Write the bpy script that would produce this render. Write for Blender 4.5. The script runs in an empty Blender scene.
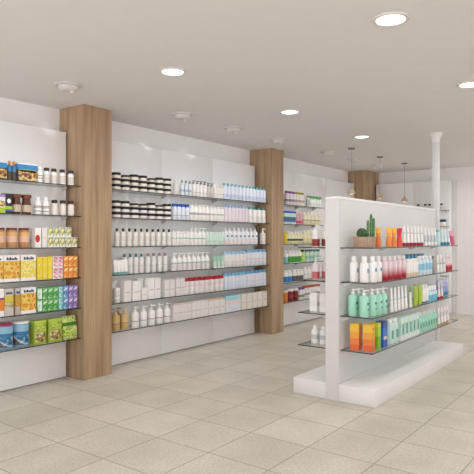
import bpy, bmesh, math, random
from mathutils import Vector, Matrix
random.seed(7)
scene = bpy.context.scene
COL = scene.collection
PI = math.pi

# ------------------------------------------------------------------ materials
def lin(hexcol):
    h = hexcol.lstrip('#')
    out = []
    for i in (0, 2, 4):
        c = int(h[i:i+2], 16) / 255
        out.append(c / 12.92 if c <= .04045 else ((c + .055) / 1.055) ** 2.4)
    return (*out, 1)

_mats = {}
def M(hexcol, rough=.45, metal=0.0, spec=.5):
    key = (hexcol, rough, metal, spec)
    if key not in _mats:
        m = bpy.data.materials.new('plain_' + hexcol.lstrip('#'))
        m.use_nodes = True
        nt = m.node_tree
        b = nt.nodes['Principled BSDF']
        b.inputs['Roughness'].default_value = rough
        b.inputs['Metallic'].default_value = metal
        b.inputs['Specular IOR Level'].default_value = spec
        tc = nt.nodes.new('ShaderNodeTexCoord')
        no = nt.nodes.new('ShaderNodeTexNoise')
        no.inputs['Scale'].default_value = 9.0
        no.inputs['Detail'].default_value = 2.0
        mx = nt.nodes.new('ShaderNodeMixRGB')
        c = lin(hexcol)
        mx.inputs[1].default_value = tuple(v * .97 for v in c[:3]) + (1,)
        mx.inputs[2].default_value = tuple(min(1, v * 1.02) for v in c[:3]) + (1,)
        nt.links.new(tc.outputs['Object'], no.inputs['Vector'])
        nt.links.new(no.outputs['Fac'], mx.inputs[0])
        nt.links.new(mx.outputs[0], b.inputs['Base Color'])
        _mats[key] = m
    return _mats[key]

def picture(cols, scale=22, rough=.4):
    """printed artwork: soft patches of the given colours"""
    key = ('pic', tuple(cols), scale)
    if key not in _mats:
        m = bpy.data.materials.new('printed_artwork')
        m.use_nodes = True
        nt = m.node_tree
        b = nt.nodes['Principled BSDF']
        b.inputs['Roughness'].default_value = rough
        tc = nt.nodes.new('ShaderNodeTexCoord')
        no = nt.nodes.new('ShaderNodeTexNoise')
        no.inputs['Scale'].default_value = scale
        no.inputs['Detail'].default_value = 1.5
        rp = nt.nodes.new('ShaderNodeValToRGB')
        n = len(cols)
        e = rp.color_ramp.elements
        while len(e) < n:
            e.new(.5)
        for i, c in enumerate(cols):
            e[i].position = .32 + .36 * i / max(1, n - 1)
            e[i].color = lin(c)
        nt.links.new(tc.outputs['Object'], no.inputs['Vector'])
        nt.links.new(no.outputs['Fac'], rp.inputs['Fac'])
        nt.links.new(rp.outputs['Color'], b.inputs['Base Color'])
        _mats[key] = m
    return _mats[key]

def fade(bottom, top, z0, z1, rough=.25):
    """dyed plastic that runs from one colour at the foot to another higher up"""
    key = ('fade', bottom, top, z0, z1)
    if key not in _mats:
        m = bpy.data.materials.new('dyed_plastic')
        m.use_nodes = True
        nt = m.node_tree
        b = nt.nodes['Principled BSDF']
        b.inputs['Roughness'].default_value = rough
        tc = nt.nodes.new('ShaderNodeTexCoord')
        sp = nt.nodes.new('ShaderNodeSeparateXYZ')
        mr = nt.nodes.new('ShaderNodeMapRange')
        mr.inputs['From Min'].default_value = z0
        mr.inputs['From Max'].default_value = z1
        mx = nt.nodes.new('ShaderNodeMixRGB')
        mx.inputs[1].default_value = lin(bottom)
        mx.inputs[2].default_value = lin(top)
        nt.links.new(tc.outputs['Object'], sp.inputs[0])
        nt.links.new(sp.outputs['Z'], mr.inputs['Value'])
        nt.links.new(mr.outputs[0], mx.inputs[0])
        nt.links.new(mx.outputs[0], b.inputs['Base Color'])
        _mats[key] = m
    return _mats[key]

def wood_mat(name, base, dark, light, zs=.5):
    m = bpy.data.materials.new(name)
    m.use_nodes = True
    nt = m.node_tree
    b = nt.nodes['Principled BSDF']
    b.inputs['Roughness'].default_value = .42
    b.inputs['Specular IOR Level'].default_value = .4
    tc = nt.nodes.new('ShaderNodeTexCoord')
    mp = nt.nodes.new('ShaderNodeMapping')
    mp.inputs['Scale'].default_value = (9, 9, zs)
    n1 = nt.nodes.new('ShaderNodeTexNoise')
    n1.inputs['Scale'].default_value = 1.3
    n1.inputs['Detail'].default_value = 3
    n1.inputs['Distortion'].default_value = .25
    mp2 = nt.nodes.new('ShaderNodeMapping')
    mp2.inputs['Scale'].default_value = (70, 70, 1.6)
    n2 = nt.nodes.new('ShaderNodeTexNoise')
    n2.inputs['Scale'].default_value = 1.5
    n2.inputs['Detail'].default_value = 4
    rp = nt.nodes.new('ShaderNodeValToRGB')
    e = rp.color_ramp.elements
    e[0].position = .33; e[0].color = lin(dark)
    e[1].position = .68; e[1].color = lin(light)
    k = e.new(.5); k.color = lin(base)
    mx = nt.nodes.new('ShaderNodeMixRGB')
    mx.inputs[0].default_value = .35
    rp2 = nt.nodes.new('ShaderNodeValToRGB')
    e2 = rp2.color_ramp.elements
    e2[0].position = .35; e2[0].color = lin(dark)
    e2[1].position = .65; e2[1].color = lin(light)
    L = nt.links.new
    L(tc.outputs['Object'], mp.inputs[0]); L(mp.outputs[0], n1.inputs['Vector'])
    L(tc.outputs['Object'], mp2.inputs[0]); L(mp2.outputs[0], n2.inputs['Vector'])
    L(n1.outputs['Fac'], rp.inputs[0]); L(n2.outputs['Fac'], rp2.inputs[0])
    L(rp.outputs[0], mx.inputs[1]); L(rp2.outputs[0], mx.inputs[2])
    L(mx.outputs[0], b.inputs['Base Color'])
    return m

def floor_mat():
    m = bpy.data.materials.new('stone_tile')
    m.use_nodes = True
    nt = m.node_tree
    L = nt.links.new
    b = nt.nodes['Principled BSDF']
    tc = nt.nodes.new('ShaderNodeTexCoord')
    mp = nt.nodes.new('ShaderNodeMapping')
    mp.vector_type = 'TEXTURE'
    mp.inputs['Location'].default_value = (-1.475, 3.935, 0)
    mp.inputs['Scale'].default_value = (.4875, .4955, 1)
    br = nt.nodes.new('ShaderNodeTexBrick')
    br.offset = 0; br.squash = 1
    br.inputs['Scale'].default_value = 1
    br.inputs['Brick Width'].default_value = 1
    br.inputs['Row Height'].default_value = 1
    br.inputs['Mortar Size'].default_value = .008
    br.inputs['Mortar Smooth'].default_value = .2
    br.inputs['Bias'].default_value = 0
    br.inputs['Color1'].default_value = lin(FLOOR1)
    br.inputs['Color2'].default_value = lin(FLOOR2)
    br.inputs['Mortar'].default_value = lin(GROUT)
    n1 = nt.nodes.new('ShaderNodeTexNoise'); n1.inputs['Scale'].default_value = 2.6; n1.inputs['Detail'].default_value = 5
    n2 = nt.nodes.new('ShaderNodeTexNoise'); n2.inputs['Scale'].default_value = 55; n2.inputs['Detail'].default_value = 3
    L(tc.outputs['Object'], n1.inputs['Vector']); L(tc.outputs['Object'], n2.inputs['Vector'])
    r1 = nt.nodes.new('ShaderNodeMapRange')
    r1.inputs['From Min'].default_value = .3; r1.inputs['From Max'].default_value = .7
    r1.inputs['To Min'].default_value = .9; r1.inputs['To Max'].default_value = 1.08
    r2 = nt.nodes.new('ShaderNodeMapRange')
    r2.inputs['From Min'].default_value = .3; r2.inputs['From Max'].default_value = .7
    r2.inputs['To Min'].default_value = .86; r2.inputs['To Max'].default_value = 1.12
    L(n1.outputs['Fac'], r1.inputs['Value']); L(n2.outputs['Fac'], r2.inputs['Value'])
    mu = nt.nodes.new('ShaderNodeMath'); mu.operation = 'MULTIPLY'
    L(r1.outputs[0], mu.inputs[0]); L(r2.outputs[0], mu.inputs[1])
    vm = nt.nodes.new('ShaderNodeVectorMath'); vm.operation = 'SCALE'
    L(tc.outputs['Object'], mp.inputs[0]); L(mp.outputs[0], br.inputs['Vector'])
    L(br.outputs['Color'], vm.inputs[0]); L(mu.outputs[0], vm.inputs['Scale'])
    L(vm.outputs[0], b.inputs['Base Color'])
    b.inputs['Roughness'].default_value = .38
    b.inputs['Specular IOR Level'].default_value = .35
    return m

def glass_mat():
    m = bpy.data.materials.new('clear_glass')
    m.use_nodes = True
    nt = m.node_tree
    nt.nodes.remove(nt.nodes['Principled BSDF'])
    out = nt.nodes['Material Output']
    tr = nt.nodes.new('ShaderNodeBsdfTransparent')
    tr.inputs['Color'].default_value = (.95, .965, .96, 1)
    gl = nt.nodes.new('ShaderNodeBsdfGlossy')
    gl.inputs['Roughness'].default_value = .04
    fr = nt.nodes.new('ShaderNodeFresnel')
    ge = nt.nodes.new('ShaderNodeNewGeometry')
    io = nt.nodes.new('ShaderNodeMapRange')          # same reflectance on both faces of the sheet
    io.inputs['To Min'].default_value = 1.5
    io.inputs['To Max'].default_value = 1 / 1.5
    nt.links.new(ge.outputs['Backfacing'], io.inputs['Value'])
    nt.links.new(io.outputs[0], fr.inputs['IOR'])
    mx = nt.nodes.new('ShaderNodeMixShader')
    L = nt.links.new
    L(fr.outputs[0], mx.inputs[0]); L(tr.outputs[0], mx.inputs[1]); L(gl.outputs[0], mx.inputs[2])
    L(mx.outputs[0], out.inputs['Surface'])
    return m

def emit(name, col, strength):
    m = bpy.data.materials.new(name)
    m.use_nodes = True
    b = m.node_tree.nodes['Principled BSDF']
    b.inputs['Base Color'].default_value = lin(col)
    b.inputs['Emission Color'].default_value = lin(col)
    b.inputs['Emission Strength'].default_value = strength
    return m

FLOOR1, FLOOR2, GROUT = '#cfc8bc', '#c6bfb2', '#8f877b'
WALL = M('#edebe9', .8, 0, .3)
CEIL = M('#e6e3e1', .85, 0, .2)
PANEL = M('#f1f0f0', .22, 0, .5)
GOND = M('#d2d1d0', .35, 0, .5)
GONDBASE = M('#eae8e6', .4, 0, .5)
DARKGAP = M('#a59f9a', .8)
OAK = wood_mat('oak_veneer', '#af9273', '#8a6e55', '#c3a785')
FLOORM = floor_mat()
GLASS = glass_mat()
EDGE = M('#2b2928', .3)
METAL = M('#c6c2be', .4)
WHITEMETAL = M('#dedad6', .4)

# ------------------------------------------------------------------ mesh helpers
def ring(kind, rx, ry, n, oy=0):
    pts = []
    if kind == 'rect':
        c = min(rx, ry) * .1
        for x, y in ((rx, -ry + c), (rx, ry - c), (rx - c, ry), (-rx + c, ry), (-rx, ry - c), (-rx, -ry + c), (-rx + c, -ry), (rx - c, -ry)):
            pts.append((x, y + oy))
    else:
        for i in range(n):
            a = 2 * PI * i / n + PI / n
            pts.append((rx * math.cos(a), ry * math.sin(a) + oy))
    return pts

def loft_bm(levels, kind='round', n=18, cap_bottom=True, cap_top=True, bm=None, off=(0, 0, 0)):
    """levels: (z, rx, ry, material slot of the band above[, y offset])"""
    bm = bm or bmesh.new()
    rows = []
    for lv in levels:
        oy = lv[4] if len(lv) > 4 else 0
        rows.append([bm.verts.new((p[0] + off[0], p[1] + off[1], lv[0] + off[2])) for p in ring(kind, lv[1], lv[2], n, oy)])
    for k in range(len(rows) - 1):
        a, b = rows[k], rows[k + 1]
        m = len(a)
        for i in range(m):
            f = bm.faces.new((a[i], a[(i + 1) % m], b[(i + 1) % m], b[i]))
            f.material_index = levels[k][3]
            f.smooth = True
    if cap_bottom:
        f = bm.faces.new(list(reversed(rows[0]))); f.material_index = levels[0][3]
    if cap_top:
        f = bm.faces.new(rows[-1]); f.material_index = levels[-2][3]
    return bm

def box_bm(x0, x1, y0, y1, z0, z1, bm=None, mi=0, bev=0):
    bm = bm or bmesh.new()
    v = [bm.verts.new((x, y, z)) for x in (x0, x1) for y in (y0, y1) for z in (z0, z1)]
    for q in ((0, 1, 3, 2), (4, 6, 7, 5), (0, 4, 5, 1), (2, 3, 7, 6), (0, 2, 6, 4), (1, 5, 7, 3)):
        f = bm.faces.new([v[i] for i in q]); f.material_index = mi
    if bev:
        bmesh.ops.bevel(bm, geom=list(bm.edges), offset=bev, segments=2, affect='EDGES', profile=.5)
    return bm

def to_mesh(name, bm, mats):
    bmesh.ops.recalc_face_normals(bm, faces=list(bm.faces))
    me = bpy.data.meshes.new(name)
    bm.to_mesh(me); bm.free()
    for m in (mats if isinstance(mats, (list, tuple)) else [mats]):
        me.materials.append(m)
    try:
        me.set_sharp_from_angle(angle=.75)
    except Exception:
        pass
    return me

def obj(name, me, parent=None, loc=(0, 0, 0), rz=0):
    o = bpy.data.objects.new(name, me)
    COL.objects.link(o)
    o.location = loc
    o.rotation_euler = (0, 0, rz)
    o.parent = parent
    return o

def tag(o, label, cat, group=None, kind=None):
    o['label'] = label
    o['category'] = cat
    if group: o['group'] = group
    if kind: o['kind'] = kind
    return o

def empty(name, loc=(0, 0, 0), rz=0):
    o = bpy.data.objects.new(name, None)
    o.empty_display_size = .05
    COL.objects.link(o)
    o.location = loc
    o.rotation_euler = (0, 0, rz)
    return o

def struct(name, bm, mats, label, cat):
    return tag(obj(name, to_mesh(name, bm, mats)), label, cat, kind='structure')

# ------------------------------------------------------------------ room shell
XL, XR, YF, YB, ZC = -5.11, 7.5, -3.4, 11.25, 2.82
struct('floor', box_bm(XL - .15, XR + .15, YF - .15, YB + .15, -.12, 0), FLOORM, 'beige square stone tile floor with thin grout lines', 'floor')
struct('ceiling', box_bm(XL - .15, XR + .15, YF - .15, YB + .15, ZC, ZC + .12), CEIL, 'plain off-white plaster ceiling with round lights in it', 'ceiling')
struct('wall_left', box_bm(XL - .15, XL, YF, YB, 0, ZC), WALL, 'off-white side wall above the white shelving panels', 'wall')
def open_wall(fixed, lo, hi, z0, z1, a0, a1, axis):
    bm = bmesh.new()
    spans = a0 if a1 is None else ((a0, a1),)
    pieces, p = [], lo
    for s0, s1 in spans:
        pieces += [(p, s0, 0, ZC), (s0, s1, 0, z0), (s0, s1, z1, ZC)]
        p = s1
    pieces.append((p, hi, 0, ZC))
    for (p0, p1, q0, q1) in pieces:
        if axis == 'y':
            box_bm(fixed, fixed + .15, p0, p1, q0, q1, bm)
        else:
            box_bm(p0, p1, fixed - .15, fixed, q0, q1, bm)
    return bm
struct('wall_back', box_bm(XL - .15, XR + .15, YB, YB + .15, 0, ZC), WALL, 'off-white end wall beyond the gondola', 'wall')
struct('wall_right', open_wall(XR, YF, YB, .15, 2.72, ((-3.0, 1.2), (6.8, 10.9)), None, 'y'), WALL, 'off-white street side wall with long unseen openings added to let light in', 'wall')  # unseen openings, added and sized to balance the light
struct('wall_front', open_wall(YF, XL, XR, .1, 2.72, -4.9, 7.0, 'x'), WALL, 'off-white entrance wall with a wide unseen opening added to let light in', 'wall')  # opening behind the camera, added as a light source
struct('trim_1', box_bm(-3.165, -3.115, YB - .03, YB, 0, 2.56), M('#e0dcd9', .5), 'slim white upright trim on the end wall beside the shelves', 'trim')

# oak clad columns
for nm, y0, y1, x1, lab in (
        ('column', 3.672, 4.035, -4.70, 'oak-clad column standing nearest, between the first and middle shelf bays'),
        ('column', 7.147, 7.478, -4.70, 'oak-clad column between the middle and far shelf bays'),
        ('column', 10.60, YB, -4.72, 'oak-clad column in the corner behind the pendant lamps')):
    bm = box_bm(-.2, .2, -(y1 - y0) / 2, (y1 - y0) / 2, .001, ZC - .001)
    for v in bm.verts:
        v.co.x = XL + .001 if v.co.x < 0 else x1
    bmesh.ops.translate(bm, verts=bm.verts, vec=(4.9, 0, 0))
    o = obj(nm, to_mesh(nm, bm, OAK), loc=(-4.9, (y0 + y1) / 2, 0))
    tag(o, lab, 'column', kind='structure')

# ------------------------------------------------------------------ wall shelving units
SZ = (1.988, 1.680, 1.362, 1.052, .743, .434)       # tops of the glass shelves
def slab_glass(x0, x1, y0, y1, t=.009):
    bm = box_bm(x0, x1, y0, y1, -t, 0)
    for f in bm.faces:
        f.material_index = 0 if abs(f.normal.z) > .5 else 1
    return bm
def glass_mesh(x0, x1, y0, y1):
    bm = slab_glass(x0, x1, y0, y1)
    bm.normal_update()
    for f in bm.faces:
        f.material_index = 0 if abs(f.normal.z) > .5 else 1
    return to_mesh('glass_shelf', bm, [GLASS, EDGE])
def bracket_mesh(depth=.085, h=.036, t=.008, sx=1):
    bm = bmesh.new()
    pr = [(0, -.0095), (depth * sx, -.0095), (depth * sx, -.017), (.02 * sx, -.0095 - h), (0, -.0095 - h)]
    a = [bm.verts.new((x, -t / 2, z)) for x, z in pr]
    b = [bm.verts.new((x, t / 2, z)) for x, z in pr]
    bm.faces.new(a); bm.faces.new(list(reversed(b)))
    for i in range(5):
        bm.faces.new((a[i], b[i], b[(i + 1) % 5], a[(i + 1) % 5]))
    return to_mesh('bracket', bm, METAL)
BRK = bracket_mesh()
BRKL = bracket_mesh(sx=-1)
PX = -4.97
def wall_unit(label, seams, y_end, shelf_y, brackets):
    u = empty('wall_shelving_unit', (PX, shelf_y[0], 0))
    tag(u, label, 'shelving unit', 'white panel shelving units with glass shelves')
    oy = shelf_y[0]
    for a, b in zip(seams[:-1], seams[1:]):
        bm = box_bm(XL + .002 - PX, 0, a + .0015 - oy, b - .0015 - oy, .012, 2.56, bev=.0012)
        obj('back_panel', to_mesh('back_panel', bm, PANEL), u)
    bm = box_bm(XL + .002 - PX, -.012, seams[0] + .002 - oy, seams[-1] - .002 - oy, .001, .0115)
    obj('plinth', to_mesh('plinth', bm, DARKGAP), u)
    g = glass_mesh(.001, .23, 0, shelf_y[1] - oy)
    for z in SZ:
        s = obj('glass_shelf', g, u, (0, 0, z))
        for yb in brackets:
            obj('bracket', BRK, s, (.001, yb - oy, 0))
    return u
wall_unit('white shelving unit of food boxes and tins before the nearest oak column',
          (.655, 1.655, 2.655, 3.655), 3.655, (1.0, 3.662), (1.68, 2.655, 3.60))
wall_unit('white shelving unit with six glass shelves between two oak columns, full of white bottles',
          (4.05, 5.06, 6.07, 7.08), 7.12, (4.045, 7.137), (4.10, 5.06, 6.07, 7.03))
wall_unit('white shelving unit with short glass shelves beyond the second oak column, colourful bottles',
          (7.49, 8.27, 9.40, 10.59), 10.59, (7.488, 8.91), (7.55, 8.27, 8.85))

# end wall shelving (faces the camera side)
bu = empty('wall_shelving_unit', (-4.0, 11.05, 0))
tag(bu, 'white panelled shelving unit on the end wall behind the gondola', 'shelving unit')
for a, b in ((-4.695, -3.91), (-3.91, -3.217)):
    obj('back_panel', to_mesh('back_panel', box_bm(a + .0015 + 4, b - .0015 + 4, 0, YB - .002 - 11.05, .012, 2.56, bev=.0012), PANEL), bu)
g = glass_mesh(-.68, .783, -.23, -.001)
for z in SZ:
    s = obj('glass_shelf', g, bu, (0, 0, z))
    for xb in (.09, .74):
        obj('bracket', BRK, s, (xb, -.001, 0), -PI / 2)

# ------------------------------------------------------------------ gondola
GX, GY0, GY1 = -2.356, 4.566, 7.27
go = empty('gondola_shelving_unit', (GX, GY0, 0))
tag(go, 'white free-standing double-sided gondola with glass shelves on a low white base', 'shelving unit')
obj('base', to_mesh('base', box_bm(-.406, .406, .0015, GY1 - GY0, .001, .15, bev=.003), GONDBASE), go)
obj('centre_panel', to_mesh('centre_panel', box_bm(-.0655, .0655, -.001, GY1 - GY0 - .01, .151, 1.80, bev=.0015), GOND), go)
obj('end_panel', to_mesh('end_panel', box_bm(-.0655, .0655, -.004, -.0012, .001, 1.80), M('#d9d7d5', .4)), go)
obj('top_cap', to_mesh('top_cap', box_bm(-.068, .068, -.004, GY1 - GY0 - .008, 1.801, 1.826, bev=.002), GONDBASE), go)
GZ = (1.370, 1.063, .760, .456)
gr = glass_mesh(.0665, .372, .03, 2.585)
gl = glass_mesh(-.372, -.0665, .03, 2.585)
for z in GZ:
    s = obj('glass_shelf', gr, go, (0, 0, z))
    for yb in (.06, .9, 1.75, 2.52):
        obj('bracket', BRK, s, (.0665, yb, 0))
    s = obj('glass_shelf', gl, go, (0, 0, z))
    for yb in (.06, .9, 1.75, 2.52):
        obj('bracket', BRKL, s, (-.0665, yb, 0))

# round support pole with a flared head
pt = empty('support_pole', (-2.345, 7.45, 0))
tag(pt, 'round white support pole with flared head behind the far end of the gondola', 'pole')
obj('shaft', to_mesh('shaft', loft_bm([(.001, .05, .05, 0), (2.70, .05, .05, 0)], n=28), GOND), pt)
obj('capital', to_mesh('capital', loft_bm([(2.701, .05, .05, 0), (2.735, .053, .053, 0), (2.775, .062, .062, 0), (2.80, .082, .082, 0), (2.819, .098, .098, 0)], n=28), CEIL), pt)

# ------------------------------------------------------------------ lamps
LED = emit('lamp_diffuser', '#fffaf2', 6.0)
ring_bm = loft_bm([(-.001, .086, .086, 0), (-.012, .092, .092, 0), (-.012, .112, .112, 0), (-.001, .118, .118, 0)], n=36, cap_bottom=False, cap_top=False)
RING = to_mesh('trim_ring', ring_bm, M('#d8d3cf', .5))
DIFF = to_mesh('diffuser', loft_bm([(-.004, .0855, .0855, 0), (-.0015, .0855, .0855, 0)], n=36), LED)
def lamp(kind, name, loc, energy, **kw):
    d = bpy.data.lights.new(name, kind)
    d.energy = energy
    for k, v in kw.items():
        setattr(d, k, v)
    o = bpy.data.objects.new(name, d)
    COL.objects.link(o)
    o.location = loc
    return o
DOWN = 8.0
WASH = 20.0
WARM = (1.0, .99, 1.0)
for x, y, lab in ((-1.345, 3.39, 'large lit round ceiling downlight nearest the camera'),
                  (-3.195, 3.385, 'lit round ceiling downlight closest to the nearest oak column'),
                  (-3.20, 5.22, 'lit round ceiling downlight midway along the middle shelf bay'),
                  (-3.21, 7.075, 'small lit round ceiling downlight before the pendant lamps'),
                  (-1.35, 5.248, 'partly visible lit round ceiling downlight, on the open floor side of the gondola')):
    t = empty('downlight', (x, y, ZC - .0005))
    tag(t, lab, 'ceiling light', 'round recessed ceiling downlights')
    obj('trim_ring', RING, t); obj('diffuser', DIFF, t)
for x in (-3.2, -1.35, .5, 2.35, 4.2):  # a beam per visible downlight, plus unseen lamps added to light the room
    for y in (-2.15, -.3, 1.54, 3.39, 5.23, 7.08, 8.93, 10.6):
        if x < -3 and y > 8: continue
        lamp('AREA', 'downlight_and_fill', (x, y, ZC - .02), DOWN, shape='DISK', size=.17, color=WARM)

# ceiling spotlights along the shelves
SPM = M('#cfc9c5', .5)
SPH = M('#d3cdc9', .45)
plate = to_mesh('base_plate', loft_bm([(0, .118, .118, 0), (-.012, .12, .12, 0), (-.020, .113, .113, 0)], n=32), SPM)
head = to_mesh('lamp_head', loft_bm([(-.0205, .09, .09, 0), (-.04, .086, .086, 0), (-.056, .07, .07, 0), (-.062, .045, .045, 0)], n=28), SPH)
nozz = to_mesh('lens_tube', loft_bm([(0, .022, .022, 0), (.03, .02, .02, 0)], n=16), SPH)
targets = {0: (-4.97, 3.45, 2.575), 1: (-4.97, 4.84, 2.575), 2: (-4.97, 5.62, 2.575), 3: (-4.70, 7.33, 2.66), 4: (-4.97, 8.65, 2.575), 5: (-4.97, 9.3, 2.5), 6: (-4.72, 10.8, 2.5)}
for i, (y, lab) in enumerate(((3.12, 'round white ceiling spotlight above the food shelves, before the nearest oak column'),
               (4.609, 'round white ceiling spotlight just past the nearest oak column'),
               (5.544, 'round white ceiling spotlight over the centre of the middle shelf bay'),
               (6.576, 'round white ceiling spotlight just before the second oak column'),
               (8.015, 'round white ceiling spotlight just past the second oak column'),
               (8.939, 'round white ceiling spotlight over the far bay, middle one of three'),
               (10.003, 'round white ceiling spotlight over the far bay, nearest the corner column'))):
    t = empty('ceiling_spotlight', (-4.21, y, ZC - .0005))
    tag(t, lab, 'ceiling light', 'adjustable ceiling spotlights along the shelves')
    obj('base_plate', plate, t); h = obj('lamp_head', head, t)
    n = obj('lens_tube', nozz, h, (.015, .02, -.045)); n.rotation_euler = (math.radians(125), 0, math.radians(60))
    src = Vector((-4.19, y + .05, ZC - .11))
    d = Vector(targets[i]) - src
    l = lamp('SPOT', 'spotlight_beam', src, 10, spot_size=math.radians(14), spot_blend=1.0, shadow_soft_size=.02, color=WARM)
    l.rotation_euler = d.to_track_quat('-Z', 'Y').to_euler()
    l = lamp('SPOT', 'wash_fill', src, WASH, spot_size=math.radians(130), spot_blend=1.0, shadow_soft_size=.05, color=WARM)  # extra wide fill added at each spotlight, lifts panels and aisle floor
    l.rotation_euler = (Vector((-4.45, y + .1, 0)) - src).to_track_quat('-Z', 'Y').to_euler()

for x in (-2.3, -1.2, -.1, 1.0):       # unseen fill lamps added to brighten the end wall
    l = lamp('SPOT', 'wash_fill', (x, 10.2, ZC - .11), 30, spot_size=math.radians(130), spot_blend=1.0, shadow_soft_size=.05, color=WARM)
    l.rotation_euler = (Vector((x, YB, .8)) - Vector((x, 10.2, ZC - .11))).to_track_quat('-Z', 'Y').to_euler()

# pendants
canopy = to_mesh('canopy', loft_bm([(0, .052, .052, 0), (-.02, .05, .05, 0)], n=24), M('#7d7570', .4, .4))
cord = to_mesh('cord', loft_bm([(-.0205, .003, .003, 0), (-.615, .003, .003, 0)], n=8), M('#8f8781', .6))
shade = to_mesh('shade', loft_bm([(-.6, .014, .014, 0), (-.625, .02, .02, 0), (-.645, .04, .04, 0), (-.675, .056, .056, 0), (-.70, .06, .06, 0), (-.70, .054, .054, 0), (-.67, .05, .05, 0), (-.645, .035, .035, 0)], n=28, cap_bottom=True, cap_top=True), M('#b9a489', .5))
bulb = to_mesh('bulb', loft_bm([(-.655, .012, .012, 0), (-.67, .024, .024, 0), (-.692, .028, .028, 0), (-.704, .018, .018, 0)], n=18), emit('bulb_glass', '#fff1dd', 1.3))
for x, y, lab in ((-3.743, 7.883, 'small pendant lamp with tan shade, closest of the three to the wall shelves'),
                  (-3.75, 8.986, 'small pendant lamp with tan shade, middle of the row of three'),
                  (-3.717, 10.027, 'small pendant lamp with tan shade, closest to the support pole')):
    t = empty('pendant_lamp', (x, y, ZC - .0005))
    tag(t, lab, 'lamp', 'small pendant lamps behind the gondola')
    obj('canopy', canopy, t); obj('cord', cord, t); s = obj('shade', shade, t); obj('bulb', bulb, s)

# ------------------------------------------------------------------ products
def lighter(m): return m
class Proto:
    def __init__(self, name, cat, parts):
        self.name, self.cat, self.parts = name, cat, parts   # parts: (name, mesh, [sub-parts])

def band_shell(r, bands, name='label', kind='round', ry=None, n=18, h=1):
    ry = ry or r
    mats, lv = [], []
    bands = sorted(bands, key=lambda b: b[0])
    e = .0007
    for f0, f1, m in bands:
        if m not in mats: mats.append(m)
    for i, (f0, f1, m) in enumerate(bands):
        lv.append((f0 * h, r + e, ry + e, mats.index(m)))
    lv.append((bands[-1][1] * h, r + e, ry + e, 0))
    return (name, to_mesh(name, loft_bm(lv, kind, n, False, False), mats))

def mark_shell(r, ry, z0, z1, ang, half, m):
    bm = bmesh.new()
    rows = []
    for z in (z0, z1):
        rows.append([bm.verts.new(((r + .0016) * math.cos(ang + half * t / 4), (ry + .0016) * math.sin(ang + half * t / 4), z)) for t in range(-4, 5)])
    for i in range(8):
        bm.faces.new((rows[0][i], rows[0][i + 1], rows[1][i + 1], rows[1][i])).smooth = True
    return ('printed_mark', to_mesh('printed_mark', bm, m))
def add_bands(parts, r, bands, ry, n, hb):
    full = [b for b in bands if len(b) == 3]
    if full: parts.append(band_shell(r, full, ry=ry, n=n, h=hb))
    for b in bands:
        if len(b) == 5: parts.append(mark_shell(r, ry, b[0] * hb, b[1] * hb, b[3], b[4], b[2]))

def bottle(name, cat, d, h, body, cap, cap_h=.035, cap_w=.6, bands=(), shoulder=.018, n=18, flat=1.0):
    r = d / 2; hb = h - cap_h
    lv = [(0, r * .94, r * flat * .94, 0), (.004, r, r * flat, 0), (hb - shoulder, r, r * flat, 0), (hb - shoulder * .4, r * .86, r * flat * .86, 0), (hb - .002, r * cap_w * .8, r * cap_w * .8, 0), (hb, r * cap_w * .7, r * cap_w * .7, 0)]
    parts = [('body', to_mesh('body', loft_bm(lv, n=n), body))]
    c = r * cap_w
    parts.append(('cap', to_mesh('cap', loft_bm([(hb + .0005, c, c, 0), (h - .003, c * .97, c * .97, 0), (h, c * .85, c * .85, 0)], n=n), cap)))
    add_bands(parts, r, bands, r * flat, n, hb)
    return Proto(name, cat, parts)

def pump_bottle(name, cat, d, h, body, pump, bands=(), pump_h=.05, flat=1.0, yaw=.6, shoulder=.03, nozzle=True):
    r = d / 2; hb = h - pump_h
    lv = [(0, r * .94, r * flat * .94, 0), (.004, r, r * flat, 0), (hb - shoulder, r, r * flat, 0), (hb - shoulder * .55, r * .9, r * flat * .9, 0), (hb - shoulder * .2, r * .62, r * flat * .62, 0), (hb, r * .36, r * .36, 0)]
    parts = [('body', to_mesh('body', loft_bm(lv), body))]
    c = r * .4
    bm = loft_bm([(hb + .0005, c, c, 0), (hb + pump_h * .4, c, c, 0), (hb + pump_h * .42, c * .35, c * .35, 0), (hb + pump_h * .68, c * .35, c * .35, 0), (hb + pump_h * .7, c * .8, c * .8, 0), (h, c * .7, c * .7, 0)], n=14)
    if nozzle:
        b2 = box_bm(0, r * 1.05, -c * .35, c * .35, h - pump_h * .24, h - pump_h * .06)
        bmesh.ops.rotate(b2, verts=b2.verts, cent=(0, 0, 0), matrix=Matrix.Rotation(yaw, 3, 'Z'))
        tmp = bpy.data.meshes.new('tmp'); b2.to_mesh(tmp); b2.free(); bm.from_mesh(tmp); bpy.data.meshes.remove(tmp)
    parts.append(('pump', to_mesh('pump', bm, pump)))
    add_bands(parts, r, bands, r * flat, 18, hb)
    return Proto(name, cat, parts)

def jar(name, cat, d, h, lid_h, body, lid, bands=(), lid_w=1.02, waist=None, base_m=None):
    r = d / 2; hb = h - lid_h
    if waist:
        lv = [(0, r * .92, r * .92, 0), (.006, r, r, 0), (hb * waist[0], r, r, 0), (hb * waist[1], r * waist[2], r * waist[2], 0), (hb, r * waist[2], r * waist[2], 0)]
    else:
        lv = [(0, r * .95, r * .95, 0), (.004, r, r, 0), (hb, r, r, 0)]
    parts = [('body', to_mesh('body', loft_bm(lv, n=22), body))]
    c = r * lid_w * (waist[3] if waist else 1)
    parts.append(('lid', to_mesh('lid', loft_bm([(hb + .0005, c, c, 0), (h - .003, c, c, 0), (h, c * .93, c * .93, 0)], n=22), lid)))
    if bands: parts.append(band_shell(r, bands, n=22, h=hb))
    return Proto(name, cat, parts)

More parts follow.
